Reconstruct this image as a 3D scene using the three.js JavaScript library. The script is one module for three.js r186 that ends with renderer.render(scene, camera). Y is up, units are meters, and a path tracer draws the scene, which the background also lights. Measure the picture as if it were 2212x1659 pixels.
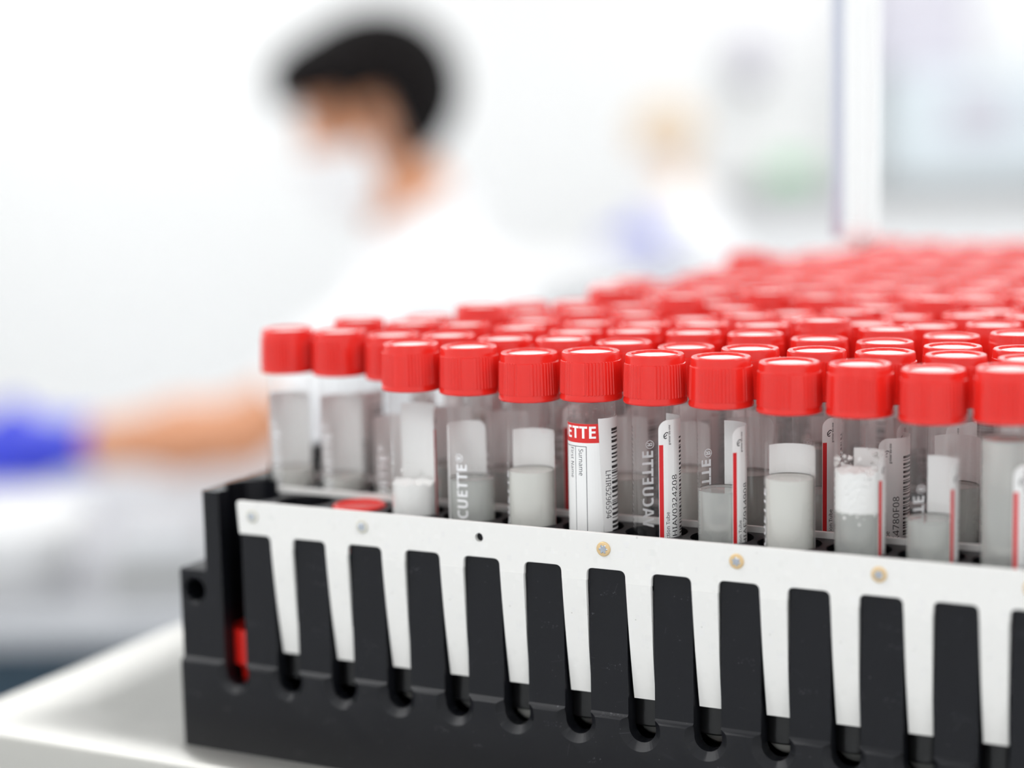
import * as THREE from 'three';
import { mergeGeometries, mergeVertices, toCreasedNormals } from 'three/addons/utils/BufferGeometryUtils.js';
import { RoundedBoxGeometry } from 'three/addons/geometries/RoundedBoxGeometry.js';
import { RectAreaLightUniformsLib } from 'three/addons/lights/RectAreaLightUniformsLib.js';
import { Brush, Evaluator, SUBTRACTION, ADDITION } from 'three-bvh-csg';

// ---------------------------------------------------------------- camera, light, exposure
// Rack frame: X along the front row (right), Z towards the camera, origin on the top of the front plate, BASE above the floor. Sizes of the rack in mm.
const MM = 0.001, BASE = 1.15, YAW = 0.476;
const scene = new THREE.Scene();
scene.background = new THREE.Color(0.9, 0.92, 0.95);
const renderer = new THREE.WebGLRenderer({ antialias: true });
renderer.toneMapping = THREE.LinearToneMapping;
renderer.toneMappingExposure = 1.0;
renderer.shadowMap.enabled = true;
RectAreaLightUniformsLib.init();
const camera = new THREE.PerspectiveCamera(22.28, 2212 / 1659, 0.02, 40);
camera.position.set(0.33327, BASE + 0.11387, 0.46096);
camera.up.set(-0.04625, 0.98951, -0.13687);
camera.lookAt(0.33327 - 0.45336, BASE + 0.11387 - 0.14289, 0.46096 - 0.8798);
camera.updateMatrixWorld();
camera.focus = 0.521;
camera.userData.fStop = 3.5;
const PANEL = 3.7;                                    // brightness of the ceiling panels

// ---------------------------------------------------------------- helpers
let seed = 7;
const rnd = () => { seed = (seed * 1664525 + 1013904223) >>> 0; return seed / 4294967296; };
const lerp = (a, b, t) => a + (b - a) * t;
const taken = {};
const numbered = (n) => { const c = taken[n] = (taken[n] ?? -1) + 1; return c ? `${n}_${String(c).padStart(3, '0')}` : n; };
const rgb = (r, g, b) => new THREE.Color().setRGB(r / 255, g / 255, b / 255, THREE.SRGBColorSpace);
const std = (c, roughness = 0.5, o = {}) => new THREE.MeshPhysicalMaterial({ color: c, roughness, ...o });
function shade(o) { o.castShadow = o.receiveShadow = true; return o; }
function part(name, geo, mat, parent) { const m = shade(new THREE.Mesh(geo, mat)); m.name = name; parent.add(m); return m; }
function tag(o, label, category, group) { o.userData.label = label; o.userData.category = category; if (group) o.userData.group = group; return o; }
function thing(name, label, category, pos = [0, 0, 0], turn = 0, group) {
  const g = new THREE.Group(); g.name = numbered(name); g.position.set(...pos); g.rotation.y = turn; scene.add(g);
  return tag(g, label, category, group);
}
function struct(name, geo, mat, pos = [0, 0, 0], turn = 0) {
  const m = part(name, geo, mat, scene); m.position.set(...pos); m.rotation.y = turn; m.userData.kind = 'structure'; return m;
}
// room frame: u to the right of the camera, h above the floor, w ahead of the camera
const CY = Math.cos(YAW), SY = Math.sin(YAW);
const room = (u, h, w) => [camera.position.x + CY * u - SY * w, h, camera.position.z - SY * u - CY * w];
const rk = (x, y, z) => [x * MM, BASE + y * MM, z * MM];
const box = (w, h, d, r = 0) => r ? new RoundedBoxGeometry(w, h, d, 2, r) : new THREE.BoxGeometry(w, h, d);
const at = (g, x, y, z) => g.translate(x, y, z);
const lathe = (pts, seg = 48, k = MM) => new THREE.LatheGeometry(pts.map(([r, y]) => new THREE.Vector2(Math.max(r, 0.0001) * k, y * k)), seg);
function tube(pts, r, seg = 24, rs = 10) { return new THREE.TubeGeometry(new THREE.CatmullRomCurve3(pts.map((p) => new THREE.Vector3(...p))), seg, r, rs); }
function boxUV(g) {                                     // texture coordinates in metres, by the way each face points
  const n = g.index ? g.toNonIndexed() : g, p = n.attributes.position, uv = new Float32Array(p.count * 2);
  const a = new THREE.Vector3(), b = new THREE.Vector3(), c = new THREE.Vector3();
  for (let i = 0; i < p.count; i += 3) {
    a.fromBufferAttribute(p, i); b.fromBufferAttribute(p, i + 1); c.fromBufferAttribute(p, i + 2);
    const nn = b.clone().sub(a).cross(c.clone().sub(a)), ax = Math.abs(nn.x), ay = Math.abs(nn.y), az = Math.abs(nn.z);
    [a, b, c].forEach((v, k) => { const q = ax > ay && ax > az ? [v.z, v.y] : ay > az ? [v.x, v.z] : [v.x, v.y]; uv[(i + k) * 2] = q[0]; uv[(i + k) * 2 + 1] = q[1]; });
  }
  n.setAttribute('uv', new THREE.BufferAttribute(uv, 2));
  return n;
}
function canvasTex(w, h, draw, repeat) {
  const c = document.createElement('canvas'); c.width = w; c.height = h;
  draw(c.getContext('2d'), w, h);
  const t = new THREE.CanvasTexture(c); t.colorSpace = THREE.SRGBColorSpace;
  if (repeat) { t.wrapS = t.wrapT = THREE.RepeatWrapping; t.repeat.set(repeat, repeat); }
  return t;
}

// ---------------------------------------------------------------- materials
const plasticTex = canvasTex(1024, 1024, (g, w, h) => {  // black acetal: fine mottling, scuffs, dust specks
  g.fillStyle = 'rgb(17,18,23)'; g.fillRect(0, 0, w, h);
  for (let i = 0; i < 5000; i++) { const v = 15 + rnd() * 12; g.fillStyle = `rgba(${v},${v},${v + 5},0.25)`; g.fillRect(rnd() * w, rnd() * h, 2 + rnd() * 7, 2 + rnd() * 7); }
  for (let i = 0; i < 170; i++) { const v = 90 + rnd() * 90; g.fillStyle = `rgba(${v},${v},${v + 5},${0.2 + rnd() * 0.5})`; g.beginPath(); g.arc(rnd() * w, rnd() * h, 0.6 + rnd() * 1.6, 0, 7); g.fill(); }
  for (let i = 0; i < 45; i++) { g.strokeStyle = `rgba(150,150,155,${0.1 + rnd() * 0.25})`; g.lineWidth = 0.7 + rnd(); const x = rnd() * w, y = rnd() * h, a = rnd() * 7, l = 8 + rnd() * 40; g.beginPath(); g.moveTo(x, y); g.lineTo(x + Math.cos(a) * l, y + Math.sin(a) * l); g.stroke(); }
  for (let i = 0; i < 20; i++) { const x = rnd() * w, y = rnd() * h; for (let k = 0; k < 22; k++) { g.fillStyle = `rgba(150,150,154,${0.1 + rnd() * 0.3})`; g.beginPath(); g.arc(x + (rnd() - 0.5) * 60, y + (rnd() - 0.5) * 22, 0.6 + rnd() * 2, 0, 7); g.fill(); } }
}, 1 / 0.085);
const plateTex = canvasTex(1024, 1024, (g, w, h) => {
  g.fillStyle = 'rgb(240,239,236)'; g.fillRect(0, 0, w, h);
  for (let i = 0; i < 2500; i++) { const v = 228 + rnd() * 20; g.fillStyle = `rgba(${v},${v},${v - 3},0.25)`; g.fillRect(rnd() * w, rnd() * h, 3 + rnd() * 14, 3 + rnd() * 14); }
  for (let i = 0; i < 60; i++) { g.fillStyle = `rgba(120,115,110,${0.15 + rnd() * 0.3})`; g.fillRect(rnd() * w, rnd() * h, 1 + rnd() * 3, 1 + rnd() * 2); }
}, 1 / 0.12);
const M = {
  black: std(0xffffff, 0.36, { map: plasticTex, specularIntensity: 0.6 }),
  rubber: std(rgb(14, 14, 15), 0.28),
  plate: std(0xffffff, 0.45, { map: plateTex }),
  red: std(rgb(232, 40, 32), 0.2),
  clear: std(0xffffff, 0.03, { transmission: 1, thickness: 0, ior: 1.45 }),
  liquid: std(rgb(244, 246, 242), 0.04, { transmission: 0.66, thickness: 0.01, ior: 1.33 }),
  milky: std(rgb(248, 248, 242), 0.2, { transmission: 0.34, thickness: 0.01, ior: 1.33 }),
  insert: std(rgb(240, 236, 233), 0.6),
  foam: std(rgb(250, 250, 248), 0.5, { transmission: 0.1, thickness: 0.002, ior: 1.2 }),
  bubble: std(0xffffff, 0.04, { transmission: 1, thickness: 0, ior: 1.4 }),
  steel: std(rgb(190, 189, 184), 0.38, { metalness: 0.65 }),
  brass: std(rgb(226, 196, 148), 0.4, { metalness: 0.35 }),
  ring: std(rgb(216, 214, 204), 0.5),
  zinc: std(rgb(190, 196, 206), 0.25, { metalness: 1 }),
  paper: std(rgb(240, 240, 238), 0.6),
  wall: std(rgb(246, 246, 245), 0.85),
  ceiling: std(rgb(244, 244, 244), 0.9),
  floor: std(rgb(196, 200, 204), 0.5),
  bench: std(rgb(184, 186, 190), 0.5),
  teal: std(rgb(38, 62, 78), 0.5),
  whiteBox: std(rgb(244, 244, 244), 0.4),
  grey: std(rgb(172, 173, 173), 0.5),
  lilac: std(rgb(206, 203, 212), 0.5),
  paleBlue: std(rgb(222, 231, 236), 0.5),
  chrome: std(rgb(206, 210, 224), 0.3, { metalness: 1 }),
  polished: std(rgb(250, 250, 250), 0.14, { metalness: 1 }),
  cloth: std(rgb(246, 246, 247), 0.9),
  trousers: std(rgb(70, 76, 92), 0.9),
  shoe: std(rgb(60, 60, 64), 0.6),
  skin: std(rgb(214, 150, 112), 0.55),
  skinPale: std(rgb(240, 214, 194), 0.55),
  hairDark: std(rgb(16, 12, 12), 0.8, { specularIntensity: 0.3 }),
  hairFair: std(rgb(226, 206, 182), 0.7),
  glove: std(rgb(46, 60, 204), 0.45),
  glovePale: std(rgb(150, 156, 226), 0.5),
  mask: std(rgb(249, 249, 249), 0.8),
  eye: std(rgb(235, 232, 228), 0.2),
  iris: std(rgb(50, 34, 26), 0.2),
  green: std(rgb(176, 226, 186), 0.5),
};

// ---------------------------------------------------------------- the room
const glow = new THREE.MeshStandardMaterial({ color: 0xffffff, emissive: new THREE.Color(1, 1, 1), emissiveIntensity: 2.0 });
const lampFrame = std(rgb(235, 235, 235), 0.5);
const U = 3.3, W0 = -2.6, W1 = 7.8, HT = 2.9, WC = (W0 + W1) / 2, WD = W1 - W0;
struct('floor', box(2 * U + 0.4, 0.12, WD + 0.4), M.floor, room(0, -0.06, WC), YAW);
struct('ceiling', box(2 * U + 0.4, 0.12, WD + 0.4), M.ceiling, room(0, HT + 0.06, WC), YAW);
struct('wall_back', box(2 * U, HT, 0.12), M.wall, room(0, HT / 2, W1 + 0.06), YAW);
struct('wall_front', box(2 * U, HT, 0.12), M.wall, room(0, HT / 2, W0 - 0.06), YAW);
struct('wall_left', box(0.12, HT, WD + 0.24), M.wall, room(-U - 0.06, HT / 2, WC), YAW);
struct('wall_right', box(0.12, HT, WD + 0.24), M.wall, room(U + 0.06, HT / 2, WC), YAW);
{
  const where = ['behind the camera', 'above the tube racks', 'before the dark-haired person', 'above the middle of the room', 'by the back wall'];
  [-1.5, 0.6, 2.7, 4.8, 6.9].forEach((w, i) => [-1.6, 1.6].forEach((u) => {
    const t = thing('ceiling_light', `square white ceiling panel light ${where[i]}, ${u < 0 ? 'left' : 'right'} of its pair`, 'light', room(u, HT, w), YAW, 'ceiling panel lights');
    const fr = [[0, 0.615, 1.26, 0.03], [0, -0.615, 1.26, 0.03]].map(([x, z, a, b]) => at(box(a, 0.03, b), x, -0.015, z));
    fr.push(at(box(0.03, 0.03, 1.2), 0.615, -0.015, 0), at(box(0.03, 0.03, 1.2), -0.615, -0.015, 0));
    part('frame', mergeGeometries(fr), lampFrame, t);
    part('diffuser', at(box(1.2, 0.012, 1.2), 0, -0.008, 0), glow, t);
    const L = new THREE.RectAreaLight(0xffffff, PANEL, 1.18, 1.18);
    L.position.y = -0.02; L.rotation.x = -Math.PI / 2; t.add(L);
  }));
}

// ---------------------------------------------------------------- steel trolley whose top is the tray
function rring(x0, x1, z0, z1, r, y, n = 8) {
  const o = [];
  [[x1 - r, z1 - r, 0], [x0 + r, z1 - r, 1], [x0 + r, z0 + r, 2], [x1 - r, z0 + r, 3]].forEach(([cx, cz, q]) => {
    for (let i = 0; i <= n; i++) { const a = (q + i / n) * Math.PI / 2; o.push([cx + Math.cos(a) * r, y, cz + Math.sin(a) * r]); }
  });
  return o;
}
function loft(rings, k = MM, capEnd = true) {
  const n = rings[0].length, pos = [], idx = [];
  rings.forEach((R) => R.forEach((p) => pos.push(p[0] * k, p[1] * k, p[2] * k)));
  for (let j = 0; j + 1 < rings.length; j++) for (let i = 0; i < n; i++) { const a = j * n + i, b = j * n + (i + 1) % n, c = a + n, d = b + n; idx.push(a, c, b, b, c, d); }
  if (capEnd) { const L = rings[rings.length - 1], c = pos.length / 3; pos.push(L.reduce((s, p) => s + p[0], 0) / n * k, L[0][1] * k, L.reduce((s, p) => s + p[2], 0) / n * k); const o = (rings.length - 1) * n; for (let i = 0; i < n; i++) idx.push(o + i, c, o + (i + 1) % n); }
  const g = new THREE.BufferGeometry(); g.setAttribute('position', new THREE.Float32BufferAttribute(pos, 3)); g.setIndex(idx);
  return toCreasedNormals(g, 0.5);
}
{
  const t = thing('trolley', 'brushed steel trolley with a wide rimmed tray under the tube racks', 'trolley', rk(0, 0, 0));
  const X0 = -95, X1 = 390, Z0 = -470, Z1 = 26.5, R = (d, y, r) => rring(X0 + d, X1 - d, Z0 + d, Z1 - d, r, y);
  const I = (d, y, r) => rring(-62 + d, 362 - d, -444 + d * 0.6, 12 - d * 0.6, r, y);
  part('tray', loft([R(2, -74, 10), R(2, -98, 10), R(0, -98, 12), R(0, -74.2, 12), R(0.5, -73, 12), R(1.4, -72.3, 12), R(2.6, -72, 11), I(0, -72, 28), I(2, -72.7, 27), I(12, -77.2, 22), I(15, -78, 20)]), M.steel, t);
  for (const [x, z] of [[-80, 12], [375, 12], [-80, -455], [375, -455]]) {
    const leg = part('leg', at(new THREE.CylinderGeometry(0.0125, 0.0125, 0.99, 20), x * MM, -0.579, z * MM), M.steel, t);
    part('caster', new THREE.CylinderGeometry(0.04, 0.04, 0.025, 24).rotateZ(Math.PI / 2).translate(x * MM, -1.11, z * MM), M.shoe, leg);
  }
  part('lower_shelf', at(box(0.47, 0.02, 0.47, 0.004), 0.1475, -0.85, -0.2215), M.steel, t);
}

// ---------------------------------------------------------------- tube racks: black machined body, white sprung front plate
const P = 18.768, Q = 22.04, A0 = 14.19, HOLES = 15, XR = 14 * P + 10;
const ev = new Evaluator(); ev.attributes = ['position', 'normal', 'uv']; ev.useGroups = false;
const brush = (g) => { const b = new Brush(g); b.updateMatrixWorld(); return b; };
const csgReady = (g) => { const n = g.index ? g.toNonIndexed() : g; for (const a of Object.keys(n.attributes)) if (!['position', 'normal', 'uv'].includes(a)) n.deleteAttribute(a); return n; };
function extrudeX(profile, x0, x1) {                     // profile: [z, y]
  const s = new THREE.Shape(profile.map(([z, y]) => new THREE.Vector2(z, y)));
  const g = new THREE.ExtrudeGeometry(s, { depth: x1 - x0, bevelEnabled: false });
  return csgReady(g.rotateY(-Math.PI / 2).scale(1, 1, 1).applyMatrix4(new THREE.Matrix4().makeTranslation(x1, 0, 0)));
}
function rackBody() {
  const back = -22.7, TOP = -1.5, BOT = -78;
  const prof = (top) => [[back, top], [-1.5, top], [-1.5, -49.4], [-1.1, -49.8], [-0.25, -50.3], [0, -50.7], [0, BOT], [back, BOT]];
  let b = brush(extrudeX(prof(TOP), -1, XR));
  b = ev.evaluate(b, brush(extrudeX(prof(2), -9.1, 3.2)), ADDITION);
  b = ev.evaluate(b, brush(extrudeX([[back, -22.3], [-2.2, -22.3], [-1.7, -22.5], [-1.5, -22.9], ...prof(0).slice(2)], -18.6, -9)), ADDITION);
  const bores = [], slots = [], chamfers = [];
  for (let k = 0; k < HOLES; k++) {
    bores.push(csgReady(new THREE.CylinderGeometry(8.45, 8.45, 80, 40).translate(k * P, -59.2 + 40, -A0)));
    const s = new THREE.Shape(); s.moveTo(-3.9, 12); s.lineTo(-3.9, -52.8); s.absarc(0, -52.8, 3.9, Math.PI, 2 * Math.PI, false); s.lineTo(3.9, 12); s.lineTo(-3.9, 12);
    slots.push(csgReady(new THREE.ExtrudeGeometry(s, { depth: 16, bevelEnabled: false, curveSegments: 16 }).translate(k * P + 0.45, 0, -A0)));
    chamfers.push(csgReady(new THREE.CylinderGeometry(6.1, 3.75, 2.2, 36).rotateX(Math.PI / 2).translate(k * P + 0.45, -52.8, -1.0)));
  }
  for (const list of [bores, slots, chamfers]) b = ev.evaluate(b, brush(mergeGeometries(list)), SUBTRACTION);
  b = ev.evaluate(b, brush(csgReady(new THREE.CylinderGeometry(3.6, 3.6, 12, 32).rotateX(Math.PI / 2).translate(-13.7, -28.8, -5))), SUBTRACTION);
  b = ev.evaluate(b, brush(csgReady(new THREE.CylinderGeometry(4.5, 3.6, 0.9, 32).rotateX(Math.PI / 2).translate(-13.7, -28.8, -1.7))), SUBTRACTION);
  const g = b.geometry.clone(); g.scale(MM, MM, MM);
  const uvd = boxUV(g); return toCreasedNormals(uvd, 0.55);
}
const bodyGeo = rackBody();
function plateGeo(x0, n0) {                              // strip with round-cornered windows between the finger roots, a hole left without a screw
  const s = new THREE.Shape(), R = 2, yb = -9.5, ys = -13, hw = (y) => 3.65 - (-y - 9.5) * 0.014;
  s.moveTo(x0 + 0.8, 0); s.lineTo(XR, 0); s.lineTo(XR, yb);
  for (let k = HOLES - 1; k >= n0; k--) {
    const c = k * P + 0.5;
    s.lineTo(c + hw(yb) + R, yb); s.quadraticCurveTo(c + hw(yb), yb, c + hw(yb), yb - R); s.lineTo(c + hw(ys), ys); s.lineTo(c - hw(ys), ys); s.lineTo(c - hw(yb), yb - R); s.quadraticCurveTo(c - hw(yb), yb, c - hw(yb) - R, yb);
  }
  s.lineTo(x0 + 0.6, yb); s.lineTo(x0, -0.9); s.quadraticCurveTo(x0, 0, x0 + 0.8, 0);
  const hole = new THREE.Path(); hole.absarc(P / 2 + 4 * P, -4.1, 1.25, 0, 7, true); s.holes.push(hole);
  const g = new THREE.ExtrudeGeometry(s, { depth: 0.9, bevelEnabled: true, bevelThickness: 0.15, bevelSize: 0.12, bevelSegments: 2, curveSegments: 8 }).translate(0, 0, -1.2);
  return boxUV(g.scale(MM, MM, MM));
}
function fingerGeo() {                                   // leaf bent back into its slot
  const g = new THREE.BoxGeometry(2, 1, 1, 1, 12, 1), p = g.attributes.position;
  for (let i = 0; i < p.count; i++) {
    const t = 0.5 - p.getY(i), y = lerp(-12.9, -45.2, t), w = lerp(3.6, 3.1, t);
    p.setXYZ(i, p.getX(i) * w, y, -0.6 + p.getZ(i) * 1.1 - 3.7 * (t * 0.6 + 0.4 * t * t));
  }
  g.computeVertexNormals();
  return boxUV(g.scale(MM, MM, MM));
}
const fingers = fingerGeo();
const screwHead = lathe([[0, 0.32], [1.0, 0.32], [1.75, 0.22], [2.0, 0], [2.0, -0.5], [0, -0.5]], 32).rotateX(Math.PI / 2);
const screwRing = lathe([[1.98, -0.1], [2.0, 0.12], [2.25, 0.1], [2.35, -0.1]], 32).rotateX(Math.PI / 2);
const screwStar = (() => { const s = new THREE.Shape(); for (let i = 0; i <= 48; i++) { const a = i / 48 * Math.PI * 2, r = 0.92 + 0.26 * Math.cos(6 * a); i ? s.lineTo(Math.cos(a) * r, Math.sin(a) * r) : s.moveTo(Math.cos(a) * r, Math.sin(a) * r); } return new THREE.ExtrudeGeometry(s, { depth: 0.1, bevelEnabled: true, bevelSize: 0.1, bevelThickness: 0.12, bevelSegments: 1 }).translate(0, 0, 0.22).scale(MM, MM, MM); })();
const sleeveGeo = lathe([[6.75, -53.5], [8.2, -53.5], [8.3, -53], [8.3, -40.5], [8.1, -40], [6.75, -40], [6.7, -46], [6.75, -53.5]], 40);
const plates = { front: plateGeo(4.1, 1), other: plateGeo(-5.2, 0) };
function rack(label, row, shift, kind, group) {
  const t = thing('tube_rack', label, 'rack', rk(shift, 0, -Q * row - (row ? 0.9 : 0)), 0, group);
  part('rack_body', bodyGeo, M.black, t);
  const pl = part('spring_plate', plates[kind], M.plate, t);
  for (let k = kind === 'front' ? 1 : 0; k < HOLES; k++) { const f = part('spring_finger', fingers, M.plate, pl); f.position.set((k * P + 0.5) * MM, 0, 0); }
  if (kind === 'front') for (let i = 0; i < 7; i++) if (i !== 2) {
    const s = part('screw', screwHead, i < 2 ? M.ring : M.brass, pl); s.position.set((P / 2 + 2 * P * i) * MM, -4.1 * MM, 0.05 * MM);
    const st = mergeGeometries([csgReady(screwStar.clone())]); 
    const star = new THREE.Mesh(st, M.zinc); star.name = 'star_socket'; shade(star); star.position.copy(s.position); star.rotation.z = i * 0.7; pl.add(star);
  }
  if (kind === 'front') for (let k = 1; k < HOLES; k++) part('retaining_sleeve', sleeveGeo, M.rubber, t).position.set(k * P * MM, 0, -A0 * MM);
  return t;
}
rack('black machined rack with white slotted front plate, nearest the camera', 0, 0, 'front');
rack('black rack with white plate directly behind the front rack', 1, 0, 'other');

// ---------------------------------------------------------------- print on the tubes
const LW = 17.2, LH = 74, LPX = 28;                      // label width and height in mm, pixels per mm
function label1(code) {
  return canvasTex(512, 2048, (g, w, h) => {
    const sx = w / LW / 1.06, sy = h / LH;               // the last 6% of the width stays blank: the label's back
    g.fillStyle = 'rgb(246,246,245)'; g.fillRect(0, 0, w, h);
    g.save(); g.scale(sx, sy);
    g.fillStyle = 'rgb(222,32,38)'; g.fillRect(0.15, 6.6, 1.15, LH);
    const up = (s, x, y, size, font, stretch = 1) => { g.save(); g.translate(x, y); g.rotate(-Math.PI / 2); g.scale(stretch, 1); g.font = `${font} ${size}px sans-serif`; g.fillText(s, 0, 0); g.restore(); };
    g.fillStyle = 'rgb(28,28,30)';
    g.lineWidth = 0.24; g.strokeStyle = 'rgb(28,28,30)';
    g.beginPath(); g.ellipse(2.15, 4.1, 0.55, 0.85, 0.5, 0.6, 5.2); g.stroke();
    g.beginPath(); g.ellipse(1.95, 3.9, 0.3, 0.6, 0.7, -0.6, 3.0); g.stroke();
    up('greiner bio-one', 3.3, 6.7, 0.86, 'bold', 0.84);
    up('Collection Tube', 3.5, 35.5, 1.55, '');
    up(code, 6.05, 31.8, 2.5, '', 1.12);
    let y = 5; seed = code.charCodeAt(2) * 977 + code.charCodeAt(5) * 31;
    while (y < 44) { const a = 0.22 + Math.floor(rnd() * 3) * 0.2; g.fillRect(7.1, y, 6.2, a); y += a + 0.22 + Math.floor(rnd() * 3) * 0.2; }
    g.restore();
  });
}
const codes = ['HIAV0324208', 'HIAE7914908', 'LHJK4780F08', 'LHIR5296601', 'HIAV0325117'];
const labelMats = codes.map((c) => std(0xffffff, 0.5, { map: label1(c) }));
const formMat = std(0xffffff, 0.5, { map: canvasTex(640, 2048, (g, w, h) => {
  const sx = w / 20.6 / 1.06, sy = h / LH;
  g.fillStyle = 'rgb(246,246,245)'; g.fillRect(0, 0, w, h);
  g.save(); g.scale(sx, sy);
  g.fillStyle = 'rgb(222,40,38)'; g.fillRect(0, 0, 20.6, 5.2);
  g.fillStyle = '#fff'; g.font = 'bold 4.6px sans-serif'; g.textAlign = 'right'; g.fillText('VACUETTE', 19.0, 4.25);
  g.fillStyle = g.strokeStyle = 'rgb(36,38,44)'; g.lineWidth = 0.16; g.textAlign = 'left';
  g.beginPath(); g.moveTo(2, 6.2); g.lineTo(16.0, 6.2); for (const x of [16.0, 12.6, 8.6, 4.8]) { g.moveTo(x, 6.2); g.lineTo(x, LH); } g.stroke();
  const down = (s, x, y, size) => { g.save(); g.translate(x, y); g.rotate(Math.PI / 2); g.font = `${size}px sans-serif`; g.fillText(s, 0, 0); g.restore(); };
  down('Surname', 14.0, 6.8, 1.85); down('First Name', 11.0, 6.5, 1.75);
  g.restore();
}) });
const stickerMat = std(0xffffff, 0.5, { map: canvasTex(384, 2048, (g, w, h) => {
  const sx = w / 11.5 / 1.06, sy = h / LH;
  g.fillStyle = 'rgb(247,247,246)'; g.fillRect(0, 0, w, h);
  g.save(); g.scale(sx, sy); g.fillStyle = 'rgb(26,26,28)';
  g.save(); g.translate(1.75, 14.2); g.rotate(Math.PI / 2); g.font = '2.5px sans-serif'; g.scale(0.9, 1); g.fillText('LHIR5296594', 0, 0); g.restore();
  let y = 3; seed = 4242; while (y < 44) { const a = 0.25 + Math.floor(rnd() * 3) * 0.25; g.fillRect(4.3, y, 5.6, a); y += a + 0.25 + Math.floor(rnd() * 3) * 0.25; }
  g.restore();
}) });
const letterMat = std(rgb(248, 248, 250), 0.5, { transparent: true, alphaMap: (() => {
  const t = canvasTex(256, 2048, (g, w, h) => { g.fillStyle = '#000'; g.fillRect(0, 0, w, h); g.save(); g.translate(w * 0.86, h * 0.99); g.rotate(-Math.PI / 2); g.fillStyle = '#fff'; g.font = 'bold 268px sans-serif'; g.fillText('VACUETTE', 0, 0); const x = g.measureText('VACUETTE').width; g.font = '190px sans-serif'; g.fillText('®', x + 10, -70); g.restore(); });
  t.colorSpace = THREE.NoColorSpace; return t;
})() });
function wrap(R, a0, width, top, bottom, { corner = 0, slant = 0, thick = 0.09, back = true } = {}) {   // paper bent round the tube: printed face, blank back, real thickness
  const N = 26, pos = [], uv = [], idx = [], H = LH;
  const edge = (s) => top - (s < corner ? corner - Math.sqrt(Math.max(0, corner * corner - (corner - s) ** 2)) : 0);
  const rows = 5;
  for (const side of back ? [0, 1] : [0]) for (let i = 0; i <= N; i++) {
    const e = i / N, s0 = corner && i <= 6 ? corner * (1 - Math.cos(i / 6 * Math.PI / 2)) : width * e;
    for (let j = 0; j <= rows; j++) {
      const f = j / rows, y = lerp(edge(s0), bottom, f), s = s0 + slant * (1 - e) * (y - top) / H * -1, a = a0 + s / R, r = R - (side ? thick : 0);
      pos.push(Math.sin(a) * r * MM, y * MM, Math.cos(a) * r * MM);
      uv.push(side ? 0.985 : s / width / 1.06, side ? 0.02 : 1 - (top - y) / H);
    }
  }
  const n = rows + 1, o = (N + 1) * n;
  for (let i = 0; i < N; i++) for (let j = 0; j < rows; j++) {
    const a = i * n + j, b = a + n; idx.push(a, a + 1, b, b, a + 1, b + 1);
    if (back) idx.push(o + a, o + b, o + a + 1, o + b, o + b + 1, o + a + 1);
  }
  if (back) {
    for (let i = 0; i < N; i++) for (const j of [0, rows]) { const a = i * n + j, b = a + n; idx.push(a, b, o + a, b, o + b, o + a); }
    for (let j = 0; j < rows; j++) for (const i of [0, N]) { const a = i * n + j, b = a + 1; idx.push(a, o + a, b, b, o + a, o + b); }
  }
  const g = new THREE.BufferGeometry(); g.setAttribute('position', new THREE.Float32BufferAttribute(pos, 3)); g.setAttribute('uv', new THREE.Float32BufferAttribute(uv, 2)); g.setIndex(idx);
  return toCreasedNormals(g, 0.6);
}
function lettering(R, a, top) {
  const N = 8, w = 4.3, Hh = 34, pos = [], uv = [], idx = [];
  for (let i = 0; i <= N; i++) for (const j of [0, 1]) { const an = a + (i / N - 0.5) * w / R; pos.push(Math.sin(an) * R * MM, (top - j * Hh) * MM, Math.cos(an) * R * MM); uv.push(i / N, 1 - j); }
  for (let i = 0; i < N; i++) { const k = i * 2; idx.push(k, k + 1, k + 2, k + 2, k + 1, k + 3); }
  const g = new THREE.BufferGeometry(); g.setAttribute('position', new THREE.Float32BufferAttribute(pos, 3)); g.setAttribute('uv', new THREE.Float32BufferAttribute(uv, 2)); g.setIndex(idx); g.computeVertexNormals(); return g;
}

// ---------------------------------------------------------------- tubes
const TOPY = 105.05;                                     // top of the cap above the foot of the tube
function capGeo(fine) {
  // [radius, height below the top, ribs?]
  const rings = [[0, -0.75], [5.9, -0.75], [6.12, -0.7], [6.2, -0.5], [6.26, -0.22], [6.42, -0.06], [6.75, 0], [7.2, 0], [7.55, -0.1], [7.78, -0.32], [7.9, -0.75], [7.96, -2.5], [8.05, -2.6, 1], [8.2, -6, 1], [8.36, -11.3, 1], [8.38, -11.4], [8.42, -11.8], [8.58, -12.15], [8.62, -12.7], [8.45, -13.1], [8.1, -13.25], [6.75, -13.25], [6.7, -3], [0, -3]];
  const seg = fine ? 216 : 48, pos = [], idx = [];
  for (const [r, y, rib] of rings) for (let i = 0; i < seg; i++) {
    const a = i / seg * Math.PI * 2, g = i % 54;
    let q = r; if (fine && rib) q += g < 40 ? (i % 4 < 2 ? 0.2 : 0) : 0.07;
    pos.push(Math.sin(a) * q * MM, (TOPY + y) * MM, Math.cos(a) * q * MM);
  }
  for (let j = 0; j + 1 < rings.length; j++) for (let i = 0; i < seg; i++) { const a = j * seg + i, b = j * seg + (i + 1) % seg; idx.push(a, a + seg, b, b, a + seg, b + seg); }
  const g = new THREE.BufferGeometry(); g.setAttribute('position', new THREE.Float32BufferAttribute(pos, 3)); g.setIndex(idx);
  return toCreasedNormals(g, 0.45);
}
const insertGeo = lathe([[0, TOPY - 0.66], [5.7, TOPY - 0.66], [5.9, TOPY - 0.7], [5.95, TOPY - 0.8]], 40);
const capFine = capGeo(true), capPlain = capGeo(false);
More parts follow.
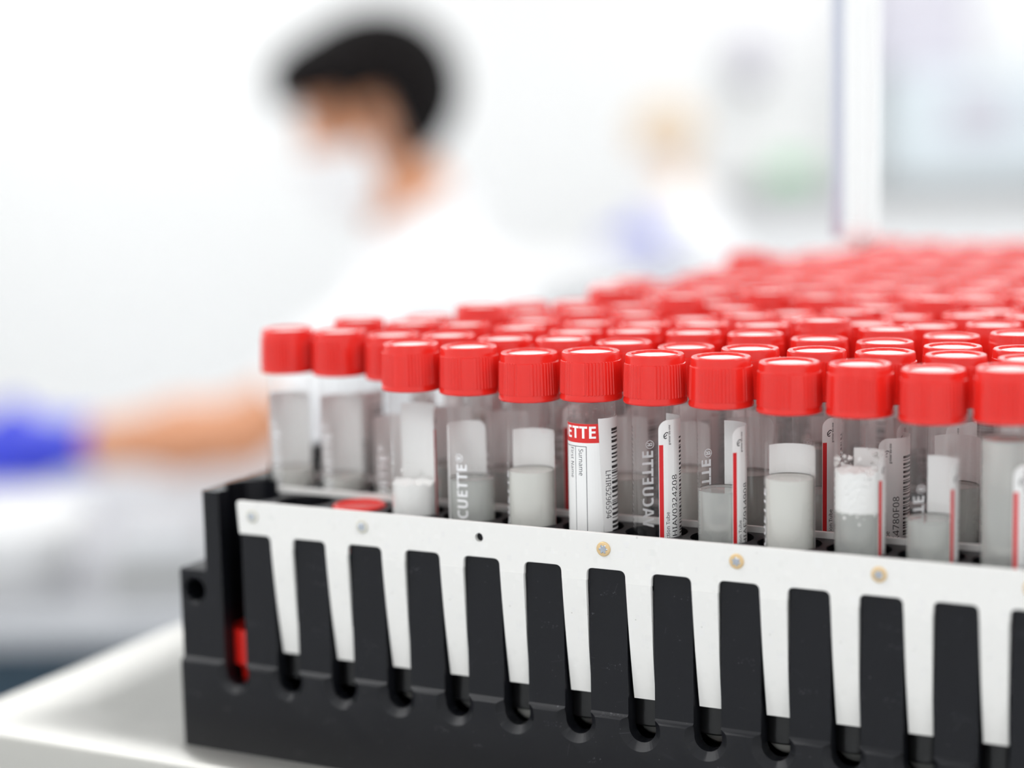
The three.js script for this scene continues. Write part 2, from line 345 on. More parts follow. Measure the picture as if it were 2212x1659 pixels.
const shell = (r, y0, top, n = 10) => { const o = []; for (let i = 0; i <= n; i++) { const a = i / n * Math.PI / 2; o.push([Math.sin(a) * r, y0 + r - Math.cos(a) * r]); } o.push([r, top]); return o; };
const tubeFine = lathe([...shell(6.5, 0, 99), [6.4, 99.3], [5.7, 99.3]], 56);
const tubePlain = lathe(shell(6.5, 0, 99, 5), 24);
const liquidGeo = (lvl, fine) => lathe([...shell(6.3, 0.3, lvl + 0.55, fine ? 8 : 5), [5.9, lvl + 0.2], [5.0, lvl], [0, lvl]], fine ? 48 : 24);
function foamGeo(y0, y1, n) {
  const list = [];
  for (let i = 0; i < n; i++) {
    const a = rnd() * 7, s = 0.14 + rnd() * rnd() * 0.5, rr = rnd() < 0.75 ? 6.36 - s * 0.5 : 6 * Math.sqrt(rnd()), y = lerp(y0, y1, rnd());
    list.push(new THREE.IcosahedronGeometry(s, 1).translate(Math.sin(a) * rr, y, Math.cos(a) * rr));
  }
  return mergeGeometries(list).scale(MM, MM, MM);
}
function frothGeo(y0, y1) {                              // a plug of froth, lumpy all over
  const g = new THREE.CylinderGeometry(6.28, 6.28, y1 - y0, 64, 24).translate(0, (y0 + y1) / 2, 0), p = g.attributes.position;
  for (let i = 0; i < p.count; i++) { const x = p.getX(i), y = p.getY(i), z = p.getZ(i), k = 1 + 0.02 * Math.sin(y * 5.1 + x * 3.3) * Math.cos(z * 4.1 + y * 2.3); const e = y > (y0 + y1) / 2 + (y1 - y0) * 0.4 ? 0.7 * Math.sin(x * 1.3 + 1) * Math.cos(z * 1.1) : 0; p.setXYZ(i, Math.min(k, 1.01) * x, y + e, Math.min(k, 1.01) * z); }
  g.computeVertexNormals(); return g.scale(MM, MM, MM);
}
const D2R = Math.PI / 180;
// o: gap = paper starts so far under the cap, lvl = liquid level, mat, foam [y0, y1, bubbles], froth [y0, y1], code = which print
function buildTube(o, label, pos, deg, group) {
  const t = thing('sample_tube', label, 'test tube', pos, deg * D2R, group), cb = TOPY - 13.25, fine = o.fine !== false;
  part('tube_body', fine ? tubeFine : tubePlain, M.clear, t);
  const cap = part('screw_cap', fine ? capFine : capPlain, M.red, t); cap.rotation.y = o.capTurn ?? 0;
  part('white_insert', insertGeo, M.insert, cap);
  const top = cb - o.gap;
  if (o.form) {
    part('form_label', wrap(6.62, -150 * D2R, 20.2, cb - 6, 24), formMat, t);
    part('barcode_sticker', wrap(6.76, 14 * D2R, 11.5, cb - 4.6, 24, { slant: 3.2 }), stickerMat, t);
  } else {
    part('paper_label', wrap(6.64, 0, LW, top, 24, { corner: 2.6 }), labelMats[o.code ?? 0], t);
    part('white_lettering', lettering(6.6, (o.turnLetters ?? 195) * D2R, top + 2.0), letterMat, t);
  }
  if (o.lvl) part('liquid', liquidGeo(o.lvl, fine), o.mat ?? M.liquid, t);
  if (o.froth) part('froth', frothGeo(...o.froth), M.foam, t);
  if (o.foam) part('foam_bubbles', foamGeo(...o.foam), o.foam[3] ? M.foam : M.bubble, t).userData.kind = 'stuff';
  return t;
}
const tubePos = (k, row, dy = 0, shift = 0) => rk(k * P + shift, -58.2 + dy, -A0 - Q * row);
const front = [ // k, lift, turn towards the camera + start of the paper, options, label
  [3, 0.23, 30.2 + 62, { gap: 5, lvl: 46, mat: M.milky, froth: [46.5, 65], foam: [40, 70, 260, 1], capTurn: 0.3 }, 'frosted milky tube at the left end of the front row of tubes'],
  [4, 0.14, 28.5 + 140, { gap: 9, lvl: 67, foam: [66, 72, 160], capTurn: 0.9, code: 4 }, 'tube showing white upright lettering, second from left in the front row'],
  [5, -0.82, 26.7 + 80, { gap: 9.2, lvl: 71.5, mat: M.milky, capTurn: 0.2 }, 'tube with smooth curved liquid line, left of the one with the red-banded form label'],
  [6, 0.29, 24.9, { gap: 6, lvl: 60, form: 1, foam: [86, 90, 110], capTurn: 2.9 }, 'tube with red-banded form label and barcode sticker facing the camera'],
  [7, 0.27, 23 + 6, { gap: 4, lvl: 38, foam: [66, 74, 40], capTurn: -0.1, code: 0 }, 'clear tube with sharp red-striped label numbered HIAV0324208'],
  [8, 0.27, 21.1 + 25, { gap: 5, lvl: 69, foam: [68.5, 70, 40], capTurn: 0.35, code: 1 }, 'tube with red-striped label numbered HIAE7914908, fifth from the frosted one'],
  [9, -0.3, 19.1 + 84, { gap: 9.5, lvl: 74, mat: M.milky, foam: [73, 75.5, 120], capTurn: 0.6, code: 3 }, 'tube of milky liquid with plain paper back, fourth from the right edge'],
  [10, 0, 17 + 45, { gap: 9.8, lvl: 66.6, froth: [66.8, 77.5], foam: [64, 82, 260, 1], capTurn: 0.1, code: 2 }, 'tube with a thick plug of white froth, third from the right edge'],
  [11, -0.61, 14.9 + 42, { gap: 10, lvl: 66.5, foam: [66, 68, 60], capTurn: 1.2, code: 4, turnLetters: 170 }, 'tube low in the rack with mirrored lettering, second from the right edge'],
  [12, 0.42, 12.8 + 12, { gap: 10, lvl: 87, capTurn: 0.5, code: 0 }, 'tube filled nearly to its cap, cut by the right edge of the photo'],
];
for (const [k, dy, deg, o, label] of front) buildTube(o, label, tubePos(k, 0, dy), deg);
buildTube({ gap: 9, lvl: 70, code: 1, fine: true }, 'front row tube standing just beyond the right edge of the photo', tubePos(13, 0), 70);
const second = [
  [0, 0, 33.8 + 119, { gap: 7, lvl: 61, mat: M.milky, code: 1 }, 'leftmost tube of all, blurred, in the second row'],
  [1, 0, 32.3 + 117, { gap: 7, lvl: 60, mat: M.milky, code: 2 }, 'second tube from the left end of the second row, with white lettering'],
  [2, -0.44, 30.7 + 125, { gap: 12, lvl: 58, mat: M.milky, code: 3 }, 'second row tube half hidden behind the frosted milky tube'],
  [3, 0.07, 29.1 + 100, { gap: 9, lvl: 66, code: 0 }, 'second row tube behind the gap right of the frosted milky tube'],
  [4, -0.22, 27.4 + 92, { gap: 9, lvl: 66, code: 1 }, 'second row tube seen right of the tube with upright white lettering'],
  [5, 0.32, 25.7 - 4, { gap: 5, lvl: 68, code: 3 }, 'second row tube whose red label stripe shows left of the form label tube'],
  [6, 0.07, 23.9 + 95, { gap: 9, lvl: 66, mat: M.milky, code: 4 }, 'second row tube showing grey right of the form label tube'],
  [7, -0.52, 22.1 + 104, { gap: 9, lvl: 70, mat: M.milky, code: 0 }, 'second row tube behind and right of tube HIAV0324208'],
  [8, -0.2, 20.2 + 110, { gap: 7, lvl: 70, code: 1 }, 'second row tube behind and right of tube HIAE7914908'],
  [9, 0.01, 18.3 + 13, { gap: 4.5, lvl: 66, code: 4 }, 'second row tube with red-striped label left of the froth tube'],
  [10, 0.24, 16.3 - 14, { gap: 9, lvl: 68, code: 2 }, 'second row tube whose label ends in 4780F08'],
  [11, 0.25, 14.3 + 84, { gap: 9, lvl: 70, code: 3 }, 'second row tube seen left of the tube cut by the right edge'],
  [12, 0, 12.3 + 60, { gap: 9, lvl: 70, code: 0 }, 'second row tube at the right edge of the photo'],
];
for (const [k, dy, deg, o, label] of second) buildTube(o, label, tubePos(k, 1, dy), deg);

// rows behind, out of focus: four builds, copied
const ord = ['first', 'second', 'third', 'fourth', 'fifth', 'sixth', 'seventh', 'eighth', 'ninth', 'tenth', 'eleventh', 'twelfth', 'thirteenth', 'fourteenth', 'fifteenth', 'sixteenth', 'seventeenth', 'eighteenth', 'nineteenth'];
const rowsBack = [[-6.5, 1, 13], [-12.5, 2, 13], [-6, 2, 13], [0, 2, 12], [2.7, 3, 12], [-7, 3, 11], [2.5, 2, 12], [2, 2, 11], [0, 3, 11], [0, 3, 11], [2, 3, 11], [-5, 3, 10], [-3, 3, 10], [-7, 4, 10], [0, 4, 9], [4, 4, 9], [5, 4, 9]];
const protos = [];
rowsBack.forEach(([shift, k0, k1], i) => {
  const row = i + 2;
  rack(`black tube rack under the ${ord[row]} row of red caps`, row, shift, 'other', 'black racks further back');
  for (let k = k0; k <= k1; k++) {
    const label = row < 8 ? `blurred red-capped tube, ${ord[k - k0]} from the left in the ${ord[row]} row from the front` : `out-of-focus red-capped tube in the ${ord[row]} row, ${ord[k - k0]} from its left end`;
    const v = Math.floor(rnd() * 4), pos = tubePos(k, row, rnd() * 1.6 - 0.6 + (rnd() < 0.05 ? 3 : 0), shift), deg = rnd() * 360;
    if (!protos[v]) { protos[v] = buildTube({ gap: 7 + v, lvl: 62 + v * 4, mat: v % 2 ? M.liquid : M.milky, code: v, fine: false }, label, pos, deg, 'blurred tubes in the rows behind'); continue; }
    const c = protos[v].clone(); c.name = numbered('sample_tube'); c.position.set(...pos); c.rotation.y = deg * D2R; c.userData = { label, category: 'test tube', group: 'blurred tubes in the rows behind' }; scene.add(c);
  }
});
// two odd red pieces in the empty holes of the front rack
{
  const t = thing('short_tube', 'short tube sunk in its hole so only its red cap top shows', 'test tube', rk(2 * P, -59.2, -A0));
  const y = 59.2 - 0.9;
  part('tube_body', lathe(shell(6.4, 0, y - 3, 8), 40), M.clear, t);
  part('screw_cap', lathe([[0, y - 0.7], [6.3, y - 0.65], [6.7, y - 0.15], [7.2, y], [7.8, y - 0.4], [8.05, y - 1.2], [8.1, y - 12.4], [8.2, y - 12.8], [8.1, y - 13.2], [6.6, y - 13.2], [6.5, y - 3], [0, y - 3]], 64), M.red, t);
  const s = thing('red_stopper', 'loose red stopper at the bottom of the leftmost slot', 'stopper', rk(0, -59.2, -A0));
  part('stopper_head', lathe([[0, 7.2], [7.6, 7.2], [8.1, 7.7], [8.15, 17.6], [7.7, 18.3], [6.3, 18.4], [5.8, 17.4], [0, 17.2]], 56), M.red, s);
  part('stopper_plug', lathe([[0, 0], [4.6, 0], [5.0, 0.5], [5.6, 7.3], [0, 7.3]], 48), M.red, s);
}
// robot arm with the white probe that hangs over the racks
{
  const t = thing('dispensing_arm', 'white round-ended probe hanging over the red caps on its arm', 'lab arm', rk(131.2, -72, -199.5));
  const o = (y) => (y + 72) * MM;
  const pts = []; for (let i = 0; i <= 10; i++) { const a = i / 10 * Math.PI / 2; pts.push([Math.sin(a) * 6.3, 60.3 + 72 + 6.3 - Math.cos(a) * 6.3]); } pts.push([6.3, 141]);
  part('probe_tip', lathe(pts, 40), M.cloth, t);
  part('probe', lathe([[6.0, 140], [6.3, 141], [6.3, 402], [0, 402]], 40), M.polished, t);
  part('guide_rail', at(box(0.0036, 0.265, 0.006, 0.0008), -0.0098, o(197), -0.004), M.chrome, t);
  part('beam', at(box(0.28, 0.04, 0.05, 0.004), 0.115, o(342), 0), M.whiteBox, t);
  part('column', at(box(0.035, 0.39, 0.035, 0.004), 0.246, 0.195, 0), M.whiteBox, t);
}

// ---------------------------------------------------------------- the benches and what stands behind
{
  const BY = 0.718;
  const t = thing('lab_bench', 'pale grey lab bench on a dark teal base at the left, under the gloved hand', 'bench', room(-1.55, 0, 2.79), YAW);
  part('worktop', at(box(2.55, 0.03, 1.46, 0.006), 0, BY - 0.015, 0), M.bench, t);
  part('base_cabinet', at(box(1.6, 0.648, 1.3), -0.42, 0.364, 0), M.teal, t);
  for (const z of [-0.64, 0.64]) part('leg', at(box(0.05, 0.688, 0.05), 1.2, 0.344, z), M.teal, t);
  part('front_panel', at(box(2.4, 0.6, 0.02), 0, 0.38, 0.67), M.teal, t);
  part('plinth', at(box(1.5, 0.04, 1.2), -0.42, 0.02, 0), M.shoe, t);
  const b = thing('white_tub', 'white rounded tub on the bench below the blue glove', 'tub', room(-0.605, BY, 2.22), YAW);
  part('tub_wall', lathe([[0, 3], [80, 3], [104, 84], [108, 89], [112, 84], [86, 0], [0, 0]], 48), M.whiteBox, b);
  const d = thing('bench_instrument', 'low grey instrument with a sloping lid beside the white tub', 'instrument', room(-0.405, BY, 2.18), YAW + 0.1);
  part('instrument_base', at(box(0.12, 0.05, 0.1, 0.008), 0, 0.025, 0), M.grey, d);
  part('instrument_lid', at(box(0.1, 0.016, 0.08, 0.006).rotateX(0.12), 0, 0.061, 0), M.bench, d);
  const s = thing('far_bench', 'white far bench the second person works at', 'bench', room(0.0, 0, 6.45), YAW);
  part('worktop', at(box(0.75, 0.04, 0.8, 0.006), 0, BY - 0.02, 0), M.whiteBox, s);
  for (const x of [-0.33, 0.33]) for (const z of [-0.34, 0.34]) part('leg', at(box(0.05, 0.7, 0.05), x, 0.35, z), M.whiteBox, s);
  const c = thing('side_counter', 'grey-topped white counter along the back wall behind the probe', 'counter', room(1.75, 0, 7.45), YAW);
  part('counter_body', at(box(1.9, 0.86, 0.6), 0, 0.43, 0), M.whiteBox, c);
  part('worktop', at(box(1.94, 0.08, 0.64, 0.005), 0, 0.9, 0), M.grey, c);
  const a = thing('analyser', 'pale blue-grey analyser cabinet on the far counter', 'instrument', room(2.05, 0.94, 7.5), YAW);
  part('cabinet_body', at(box(1.2, 0.4, 0.45, 0.02), 0, 0.2, 0), M.paleBlue, a);
  part('display', at(box(0.24, 0.16, 0.01), -0.3, 0.24, 0.226), M.lilac, a);
  const m = thing('wall_cabinet', 'lilac-grey cabinet high on the back wall right of the probe', 'cabinet', room(1.58, 1.35, 7.65), YAW);
  part('cabinet_body', at(box(0.4, 0.6, 0.28), 0, 0.3, 0), M.lilac, m);
  const dr = part('cabinet_door', at(box(0.39, 0.59, 0.02, 0.004), 0, 0.3, 0.15), M.lilac, m);
  part('handle', at(box(0.015, 0.12, 0.02, 0.004), -0.16, 0.15, 0.17), M.chrome, dr);
  const e = thing('soap_dispenser', 'small grey dispenser on the back wall left of the probe', 'dispenser', room(0.96, 1.33, 7.74), YAW);
  part('dispenser_body', at(box(0.13, 0.2, 0.11, 0.02), 0, 0.1, 0), M.lilac, e);
  part('dispenser_spout', at(box(0.05, 0.03, 0.06, 0.008), 0, -0.01, 0.04), M.shoe, e);
  const g = thing('green_box', 'small green box on the far counter just left of the probe', 'box', room(1.05, 0.94, 7.3), YAW);
  part('box_body', at(box(0.14, 0.07, 0.12, 0.006), 0, 0.035, 0), M.green, g);
  part('box_lid', at(box(0.146, 0.02, 0.126, 0.006), 0, 0.078, 0), M.green, g);
}

// ---------------------------------------------------------------- people
// distance fields meshed with surface nets
function meshField(f, lo, hi, h) {
  const n = [0, 1, 2].map((i) => Math.ceil((hi[i] - lo[i]) / h) + 1), [nx, ny, nz] = n, v = new Float32Array(nx * ny * nz);
  let q = 0; for (let k = 0; k < nz; k++) for (let j = 0; j < ny; j++) for (let i = 0; i < nx; i++) v[q++] = f(lo[0] + i * h, lo[1] + j * h, lo[2] + k * h);
  const I = (i, j, k) => i + nx * (j + ny * k), id = new Int32Array(nx * ny * nz).fill(-1), pos = [], idx = [];
  for (let k = 0; k < nz - 1; k++) for (let j = 0; j < ny - 1; j++) for (let i = 0; i < nx - 1; i++) {
    let c = 0, x = 0, y = 0, z = 0, m = 0; const c8 = [];
    for (let b = 0; b < 8; b++) { const w = v[I(i + (b & 1), j + (b >> 1 & 1), k + (b >> 2))]; c8.push(w); if (w < 0) m++; }
    if (m === 0 || m === 8) continue;
    for (let a = 0; a < 8; a++) for (const bit of [1, 2, 4]) if (!(a & bit)) { const b = a | bit; if ((c8[a] < 0) !== (c8[b] < 0)) { const t = c8[a] / (c8[a] - c8[b]); c++; x += (a & 1) + (bit === 1 ? t : 0); y += (a >> 1 & 1) + (bit === 2 ? t : 0); z += (a >> 2) + (bit === 4 ? t : 0); } }
    id[I(i, j, k)] = pos.length / 3; pos.push(lo[0] + (i + x / c) * h, lo[1] + (j + y / c) * h, lo[2] + (k + z / c) * h);
  }
  for (let k = 1; k < nz - 1; k++) for (let j = 1; j < ny - 1; j++) for (let i = 1; i < nx - 1; i++) {
    const s = v[I(i, j, k)] < 0;
    const quad = (a, b, c, d, flip) => { if (a < 0 || b < 0 || c < 0 || d < 0) return; flip ? idx.push(a, c, b, a, d, c) : idx.push(a, b, c, a, c, d); };
    if (s !== v[I(i + 1, j, k)] < 0) quad(id[I(i, j - 1, k - 1)], id[I(i, j, k - 1)], id[I(i, j, k)], id[I(i, j - 1, k)], !s);
    if (s !== v[I(i, j + 1, k)] < 0) quad(id[I(i - 1, j, k - 1)], id[I(i - 1, j, k)], id[I(i, j, k)], id[I(i, j, k - 1)], !s);
    if (s !== v[I(i, j, k + 1)] < 0) quad(id[I(i - 1, j - 1, k)], id[I(i, j - 1, k)], id[I(i, j, k)], id[I(i - 1, j, k)], !s);
  }
  const g = new THREE.BufferGeometry(); g.setAttribute('position', new THREE.Float32BufferAttribute(pos, 3)); g.setIndex(idx); g.computeVertexNormals(); return g;
}
const smin = (a, b, k) => { const h = Math.max(k - Math.abs(a - b), 0) / k; return Math.min(a, b) - h * h * k * 0.25; };
function capsule(a, b, ra, rb) {
  const d = [b[0] - a[0], b[1] - a[1], b[2] - a[2]], L = d[0] * d[0] + d[1] * d[1] + d[2] * d[2] || 1e-9;
  return (x, y, z) => { const px = x - a[0], py = y - a[1], pz = z - a[2], t = Math.min(1, Math.max(0, (px * d[0] + py * d[1] + pz * d[2]) / L)); return Math.hypot(px - d[0] * t, py - d[1] * t, pz - d[2] * t) - (ra + (rb - ra) * t); };
}
const ellipsoid = (c, r) => (x, y, z) => { const a = (x - c[0]) / r[0], b = (y - c[1]) / r[1], d = (z - c[2]) / r[2], k = Math.hypot(a, b, d); return (k - 1) * Math.min(...r) * (k < 1 ? 1 : 1) * (0.5 + 0.5 * Math.max(1, 1)); };
const blend = (list, k) => (x, y, z) => { let d = list[0](x, y, z); for (let i = 1; i < list.length; i++) d = smin(d, list[i](x, y, z), k); return d; };
// head: +x is where the face looks, origin at its middle
const headParts = [ellipsoid([-0.012, 0.038, 0], [0.098, 0.088, 0.077]), ellipsoid([0.022, -0.03, 0], [0.07, 0.088, 0.061]), ellipsoid([0.055, -0.092, 0], [0.03, 0.024, 0.03])];
const cranium = blend(headParts, 0.04);
const headField = (() => {
  const nose = capsule([0.088, 0.006, 0], [0.108, -0.034, 0], 0.009, 0.014), brow = capsule([0.08, 0.024, -0.032], [0.08, 0.024, 0.032], 0.011, 0.011), lips = [capsule([0.084, -0.062, -0.016], [0.084, -0.062, 0.016], 0.008, 0.008), capsule([0.082, -0.073, -0.013], [0.082, -0.073, 0.013], 0.008, 0.008)];
  const ears = [-1, 1].map((s) => ellipsoid([-0.012, -0.004, s * 0.078], [0.019, 0.033, 0.011])), socket = [-1, 1].map((s) => ellipsoid([0.098, 0.004, s * 0.031], [0.02, 0.013, 0.017]));
  return (x, y, z) => { let d = smin(cranium(x, y, z), nose(x, y, z), 0.014); d = smin(d, brow(x, y, z), 0.015); for (const e of lips) d = smin(d, e(x, y, z), 0.008); for (const e of ears) d = smin(d, e(x, y, z), 0.008); for (const e of socket) d = Math.max(d, -e(x, y, z)); return d; };
})();
const hairField = (grow, line, full) => (x, y, z) => { let d = cranium(x, y, z) - grow * (0.6 + 0.4 * Math.min(1, Math.max(0, (y + 0.06) / 0.12))); if (full) d = smin(d, smin(backHair(x, y, z), fringe(x, y, z), 0.03) - 0.008, 0.02); const l = line(x) - y; return Math.max(d + 0.0015 * Math.sin(x * 240 + y * 90) * Math.cos(z * 200), l * 0.8); };
const shortHair = (x) => x > 0.062 ? 0.05 : x > 0.028 ? 0.045 : x > 0.012 ? -0.014 : x > -0.034 ? 0.028 : -0.085;
const backHair = ellipsoid([-0.038, 0.03, 0], [0.092, 0.094, 0.079]), fringe = ellipsoid([0.06, 0.085, 0], [0.052, 0.04, 0.062]);
const hoodLine = (x) => x > 0.05 ? 0.045 : lerp(-0.07, 0.045, Math.max(0, (x + 0.06) / 0.11));
const maskField = (x, y, z) => Math.max(cranium(x, y, z) - 0.011 - 0.012 * Math.max(0, 1 - Math.hypot(z / 0.03, (y + 0.03) / 0.05)), y + 0.012 + Math.abs(z) * 0.25, -0.118 - y, 0.012 - x);
function handField(curl) {                               // +x along the fingers, palm down (-y), thumb at +z
  const L = [capsule([0, 0, -0.022], [0.06, 0, -0.026], 0.019, 0.014), capsule([0, 0, 0.004], [0.066, 0, 0.004], 0.02, 0.015), capsule([0, 0, 0.02], [0.06, 0, 0.026], 0.018, 0.014), capsule([-0.05, 0, 0], [0, 0, 0], 0.033, 0.03)];
  const F = [];
  [[-0.031, 0.052], [-0.011, 0.064], [0.01, 0.069], [0.03, 0.062]].forEach(([z, l]) => {
    let p = [0.064, 0.002, z], a = -0.15; const ls = [0.45, 0.32, 0.23];
    ls.forEach((k, i) => { a -= curl * (i ? 1 : 0.7); const e = [p[0] + Math.cos(a) * l * k, p[1] + Math.sin(a) * l * k, z * (1 + 0.1 * i)]; F.push(capsule(p, e, 0.0098 - i * 0.0008, 0.009 - i * 0.0008)); p = e; });
  });
  F.push(capsule([0.012, -0.004, 0.03], [0.04, -0.012, 0.05], 0.012, 0.011), capsule([0.04, -0.012, 0.05], [0.068, -0.02, 0.05], 0.011, 0.009));
  const palm = blend(L, 0.02);
  return (x, y, z) => { let d = palm(x, y, z); for (const e of F) d = smin(d, e(x, y, z), 0.006); return d; };
}
const handGeo = meshField(handField(0.14), [-0.1, -0.09, -0.06], [0.16, 0.04, 0.08], 0.0035);
const headGeo = meshField(headField, [-0.13, -0.14, -0.11], [0.14, 0.15, 0.11], 0.0042);
const inv = (m) => m.clone().invert();
function person(o) {
  const t = thing('person', o.label, 'person', o.pos, o.turn);
  const J = o.joints, mid = (a, b, k = 0.5) => a.map((v, i) => lerp(v, b[i], k));
  const limbs = [], torso = [], legs = [], sleeves = [];
  torso.push(capsule(J.pelvis, mid(J.pelvis, J.chest), 0.125, 0.12), capsule(mid(J.pelvis, J.chest), J.chest, 0.12, 0.125));
  for (const s of [-1, 1]) {
    const m = (p) => [p[0], p[1], p[2] * s], sh = m(J.shoulder), el = s < 0 ? J.elbowNear : J.elbowFar, wr = s < 0 ? J.wristNear : J.wristFar;
    torso.push(capsule([J.chest[0], J.chest[1] - 0.02, s * 0.07], sh, 0.1, 0.062), capsule(J.pelvis, m(J.hip), 0.12, 0.11), capsule([J.chest[0], J.chest[1], s * 0.06], mid(J.pelvis, m(J.hip), 1.1), 0.095, 0.1));
    limbs.push(capsule(sh, el, 0.052, 0.041), capsule(el, mid(el, wr, 0.3), 0.042, 0.044), capsule(mid(el, wr, 0.3), wr, 0.044, 0.029));
    sleeves.push(capsule(sh, mid(sh, el, o.longSleeve ? 1 : 0.62), 0.072, 0.064)); if (o.longSleeve) sleeves.push(capsule(el, mid(el, wr, 0.92), 0.058, 0.046));
    const hp = m(J.hip), kn = m(J.knee), an = m(J.ankle);
    legs.push(capsule(hp, kn, 0.085, 0.06), capsule(kn, an, 0.056, 0.04));
  }
  const neck = [capsule(J.neck, J.headBase, 0.058, 0.051), capsule(J.chest, J.neck, 0.1, 0.062)];
  const body = blend([...torso.map((f) => (x, y, z) => f(x, y, z) + 0.012), ...limbs, ...legs, ...neck], 0.035);
  const lo = [-0.34, 0.02, -0.36], hi = [0.62, J.headBase[1] + 0.06, 0.36];
  const headM = new THREE.Matrix4().makeTranslation(...J.head).multiply(new THREE.Matrix4().makeRotationZ(-o.nod)).multiply(new THREE.Matrix4().makeRotationY(o.headTurn ?? 0));
  const bodyGeo = mergeGeometries([meshField(body, lo, hi, 0.014), headGeo.clone().applyMatrix4(headM)].map((g) => { for (const a of Object.keys(g.attributes)) if (!['position', 'normal'].includes(a)) g.deleteAttribute(a); return g; }));
  part('body', bodyGeo, o.skin, t);
  // coat: torso and sleeves, open at the neck, ending below the hips
  const coat = blend([...torso.map((f) => (x, y, z) => f(x, y, z) - 0.008), ...sleeves], 0.03);
  const collar = blend(neck.map((f) => (x, y, z) => f(x, y, z) - 0.012), 0.03);
  const c0 = J.neck;
  part('white_coat', meshField((x, y, z) => Math.min(coat(x, y, z), Math.max(collar(x, y, z), y - (c0[1] + 0.012) - (c0[0] - x) * 0.55)), [lo[0], J.pelvis[1] - 0.16, lo[2] - 0.06], [hi[0], J.neck[1] + 0.14, hi[2] + 0.06], 0.014), M.cloth, t);
  part('trousers', meshField((x, y, z) => { let d = 9; for (const f of legs) d = smin(d, f(x, y, z) - 0.014, 0.03); d = smin(d, Math.min(capsule(J.pelvis, [J.hip[0], J.hip[1], J.hip[2]], 0.13, 0.11)(x, y, z), capsule(J.pelvis, [J.hip[0], J.hip[1], -J.hip[2]], 0.13, 0.11)(x, y, z)), 0.03); return Math.max(d, 0.1 - y); }, [lo[0], 0.05, lo[2]], [hi[0], J.pelvis[1] + 0.12, hi[2]], 0.016), o.longSleeve ? M.cloth : M.trousers, t);
  for (const s of [-1, 1]) part('shoe', meshField(blend([capsule([J.ankle[0] - 0.03, 0.055, 0], [J.ankle[0] - 0.02, 0.05, 0], 0.048, 0.046), capsule([J.ankle[0], 0.05, 0], [J.ankle[0] + 0.15, 0.036, 0], 0.044, 0.034)], 0.03), [J.ankle[0] - 0.12, -0.002, -0.09], [J.ankle[0] + 0.24, 0.14, 0.09], 0.012).translate(0, 0, s * J.ankle[2]), M.shoe, t);
  const onHead = (name, geo, mat) => part(name, geo.applyMatrix4(headM), mat, t);
  onHead(o.hood ? 'hair_cover' : 'hair', meshField(hairField(o.hood ? 0.02 : 0.02, o.hood ? hoodLine : shortHair, !o.hood), [-0.18, -0.13, -0.12], [0.16, 0.18, 0.12], 0.005), o.hair);
  const mk = onHead('face_mask', meshField(maskField, [-0.02, -0.15, -0.1], [0.15, 0.02, 0.1], 0.004), M.mask);
  for (const s of [-1, 1]) {
    part('ear_loop', tube([[0.014, -0.03, s * 0.07], [-0.012, -0.012, s * 0.083], [-0.032, 0.008, s * 0.085], [-0.034, -0.02, s * 0.08], [0.012, -0.075, s * 0.064]], 0.0016, 20, 6).applyMatrix4(headM), M.mask, mk);
    const e = onHead('eye', new THREE.SphereGeometry(0.0125, 20, 14).translate(0.079, 0.004, s * 0.031), M.eye);
    part('iris', new THREE.SphereGeometry(0.0062, 14, 10).scale(0.5, 1, 1).translate(0.0905, 0.003, s * 0.031).applyMatrix4(headM), M.iris, e);
  }
  for (const s of [-1, 1]) {                              // gloved hands carry on from the wrists
    const el = new THREE.Vector3(...(s < 0 ? J.elbowNear : J.elbowFar)), wr = new THREE.Vector3(...(s < 0 ? J.wristNear : J.wristFar)), d = wr.clone().sub(el).normalize();
    const zax = new THREE.Vector3(0, 0, -s).addScaledVector(d, s * d.z).normalize(), yax = zax.clone().cross(d).normalize();
    const up = s < 0 ? yax : yax.clone(), m = new THREE.Matrix4().makeBasis(d, up, zax).setPosition(wr.clone().addScaledVector(d, 0.03));
    const g = handGeo.clone(); if (yax.y < 0) g.applyMatrix4(new THREE.Matrix4().makeRotationX(Math.PI));
    part('blue_glove', g.scale(1.22, 1.22, 1.22).rotateX(s < 0 ? -1.15 : 0).applyMatrix4(m), o.glove ?? M.glove, t);
  }
  return t;
}
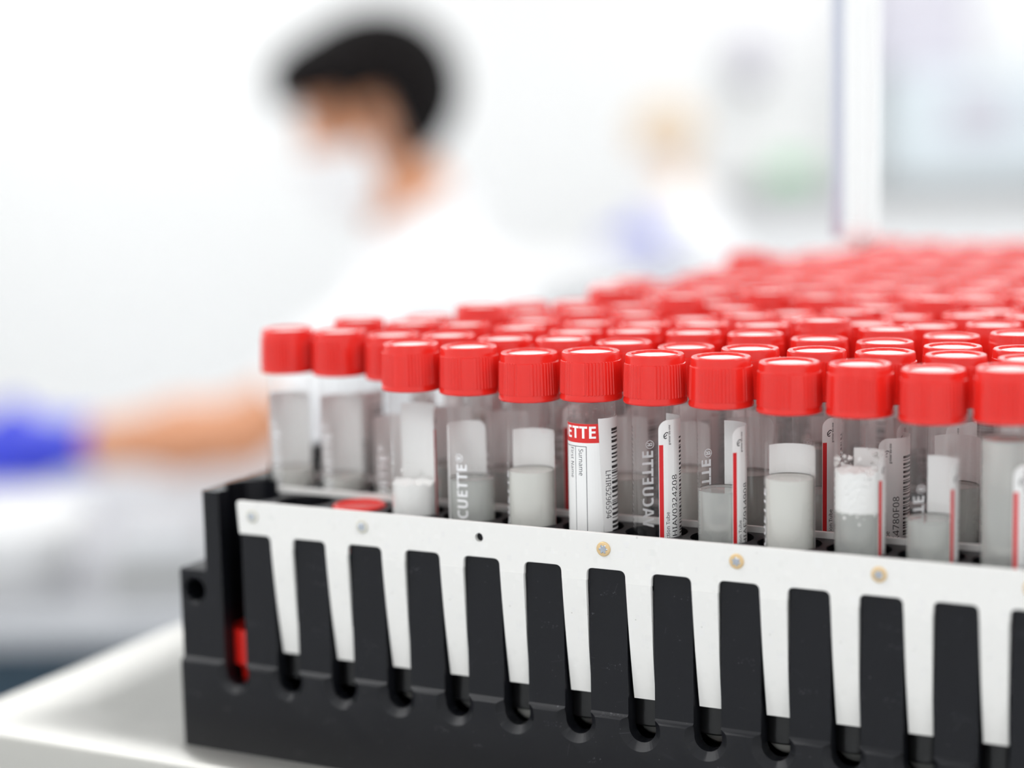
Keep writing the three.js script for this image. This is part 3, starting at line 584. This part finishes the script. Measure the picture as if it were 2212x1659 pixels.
function stool(label, pos, seat) {
  const t = thing('stool', label, 'stool', pos, YAW);
  part('seat', lathe([[0, seat - 60], [150, seat - 60], [178, seat - 45], [185, seat - 20], [170, seat - 2], [0, seat]], 40), M.shoe, t);
  part('column', at(new THREE.CylinderGeometry(0.028, 0.028, (seat - 110) * MM, 20), 0, (seat - 110) * MM / 2 + 0.05, 0), M.chrome, t);
  for (let i = 0; i < 5; i++) { const a = i / 5 * Math.PI * 2; const l = part('foot', at(box(0.26, 0.03, 0.04, 0.008), 0.14, 0.065, 0).rotateY(a), M.chrome, t); part('caster', new THREE.SphereGeometry(0.025, 16, 12).translate(Math.cos(a) * 0.25, 0.025, -Math.sin(a) * 0.25), M.shoe, l); }
}
{
  const J = { head: [-0.01, 1.246, 0], headBase: [-0.048, 1.18, 0], neck: [-0.072, 1.11, 0], chest: [-0.1, 0.96, 0], shoulder: [-0.09, 0.99, 0.185], pelvis: [-0.12, 0.61, 0], hip: [-0.1, 0.6, 0.095], knee: [0.33, 0.575, 0.12], ankle: [0.29, 0.1, 0.12],
    elbowNear: [0.16, 0.834, -0.23], wristNear: [0.42, 0.808, -0.16], elbowFar: [-0.2, 0.78, 0.26], wristFar: [-0.02, 0.7, 0.14] };
  person({ label: 'seated dark-haired person in white coat and face mask with blue gloves, facing left', pos: room(-0.203, 0, 2.8), turn: YAW + Math.PI, joints: J, nod: 0.3, skin: M.skin, hair: M.hairDark });
  stool('black lab stool under the dark-haired person', room(-0.203 + 0.115, 0, 2.8), 452);
  const K = { ...J, head: [0, 1.115, 0], headBase: [-0.03, 1.035, 0], neck: [-0.05, 0.95, 0], chest: [-0.08, 0.84, 0], shoulder: [-0.07, 0.87, 0.18], pelvis: [-0.1, 0.56, 0], hip: [-0.08, 0.55, 0.095], knee: [0.33, 0.53, 0.12], elbowNear: [-0.24, 0.74, -0.28], wristNear: [-0.07, 0.8, -0.25], elbowFar: [-0.12, 0.74, 0.24], wristFar: [0.06, 0.78, 0.16] };
  person({ label: 'faint seated person in white coat and hair cover in the far background', pos: room(0.525, 0, 6.5), turn: YAW + Math.PI - 0.25, joints: K, nod: 0.25, skin: M.skinPale, hair: M.hairFair, glove: M.glovePale, hood: true, longSleeve: true });
  stool('lab stool under the faint person in the far background', room(0.525 + 0.1, 0, 6.5), 400);
}

scene.traverse((o) => { if (o.isMesh) shade(o); });
renderer.render(scene, camera);
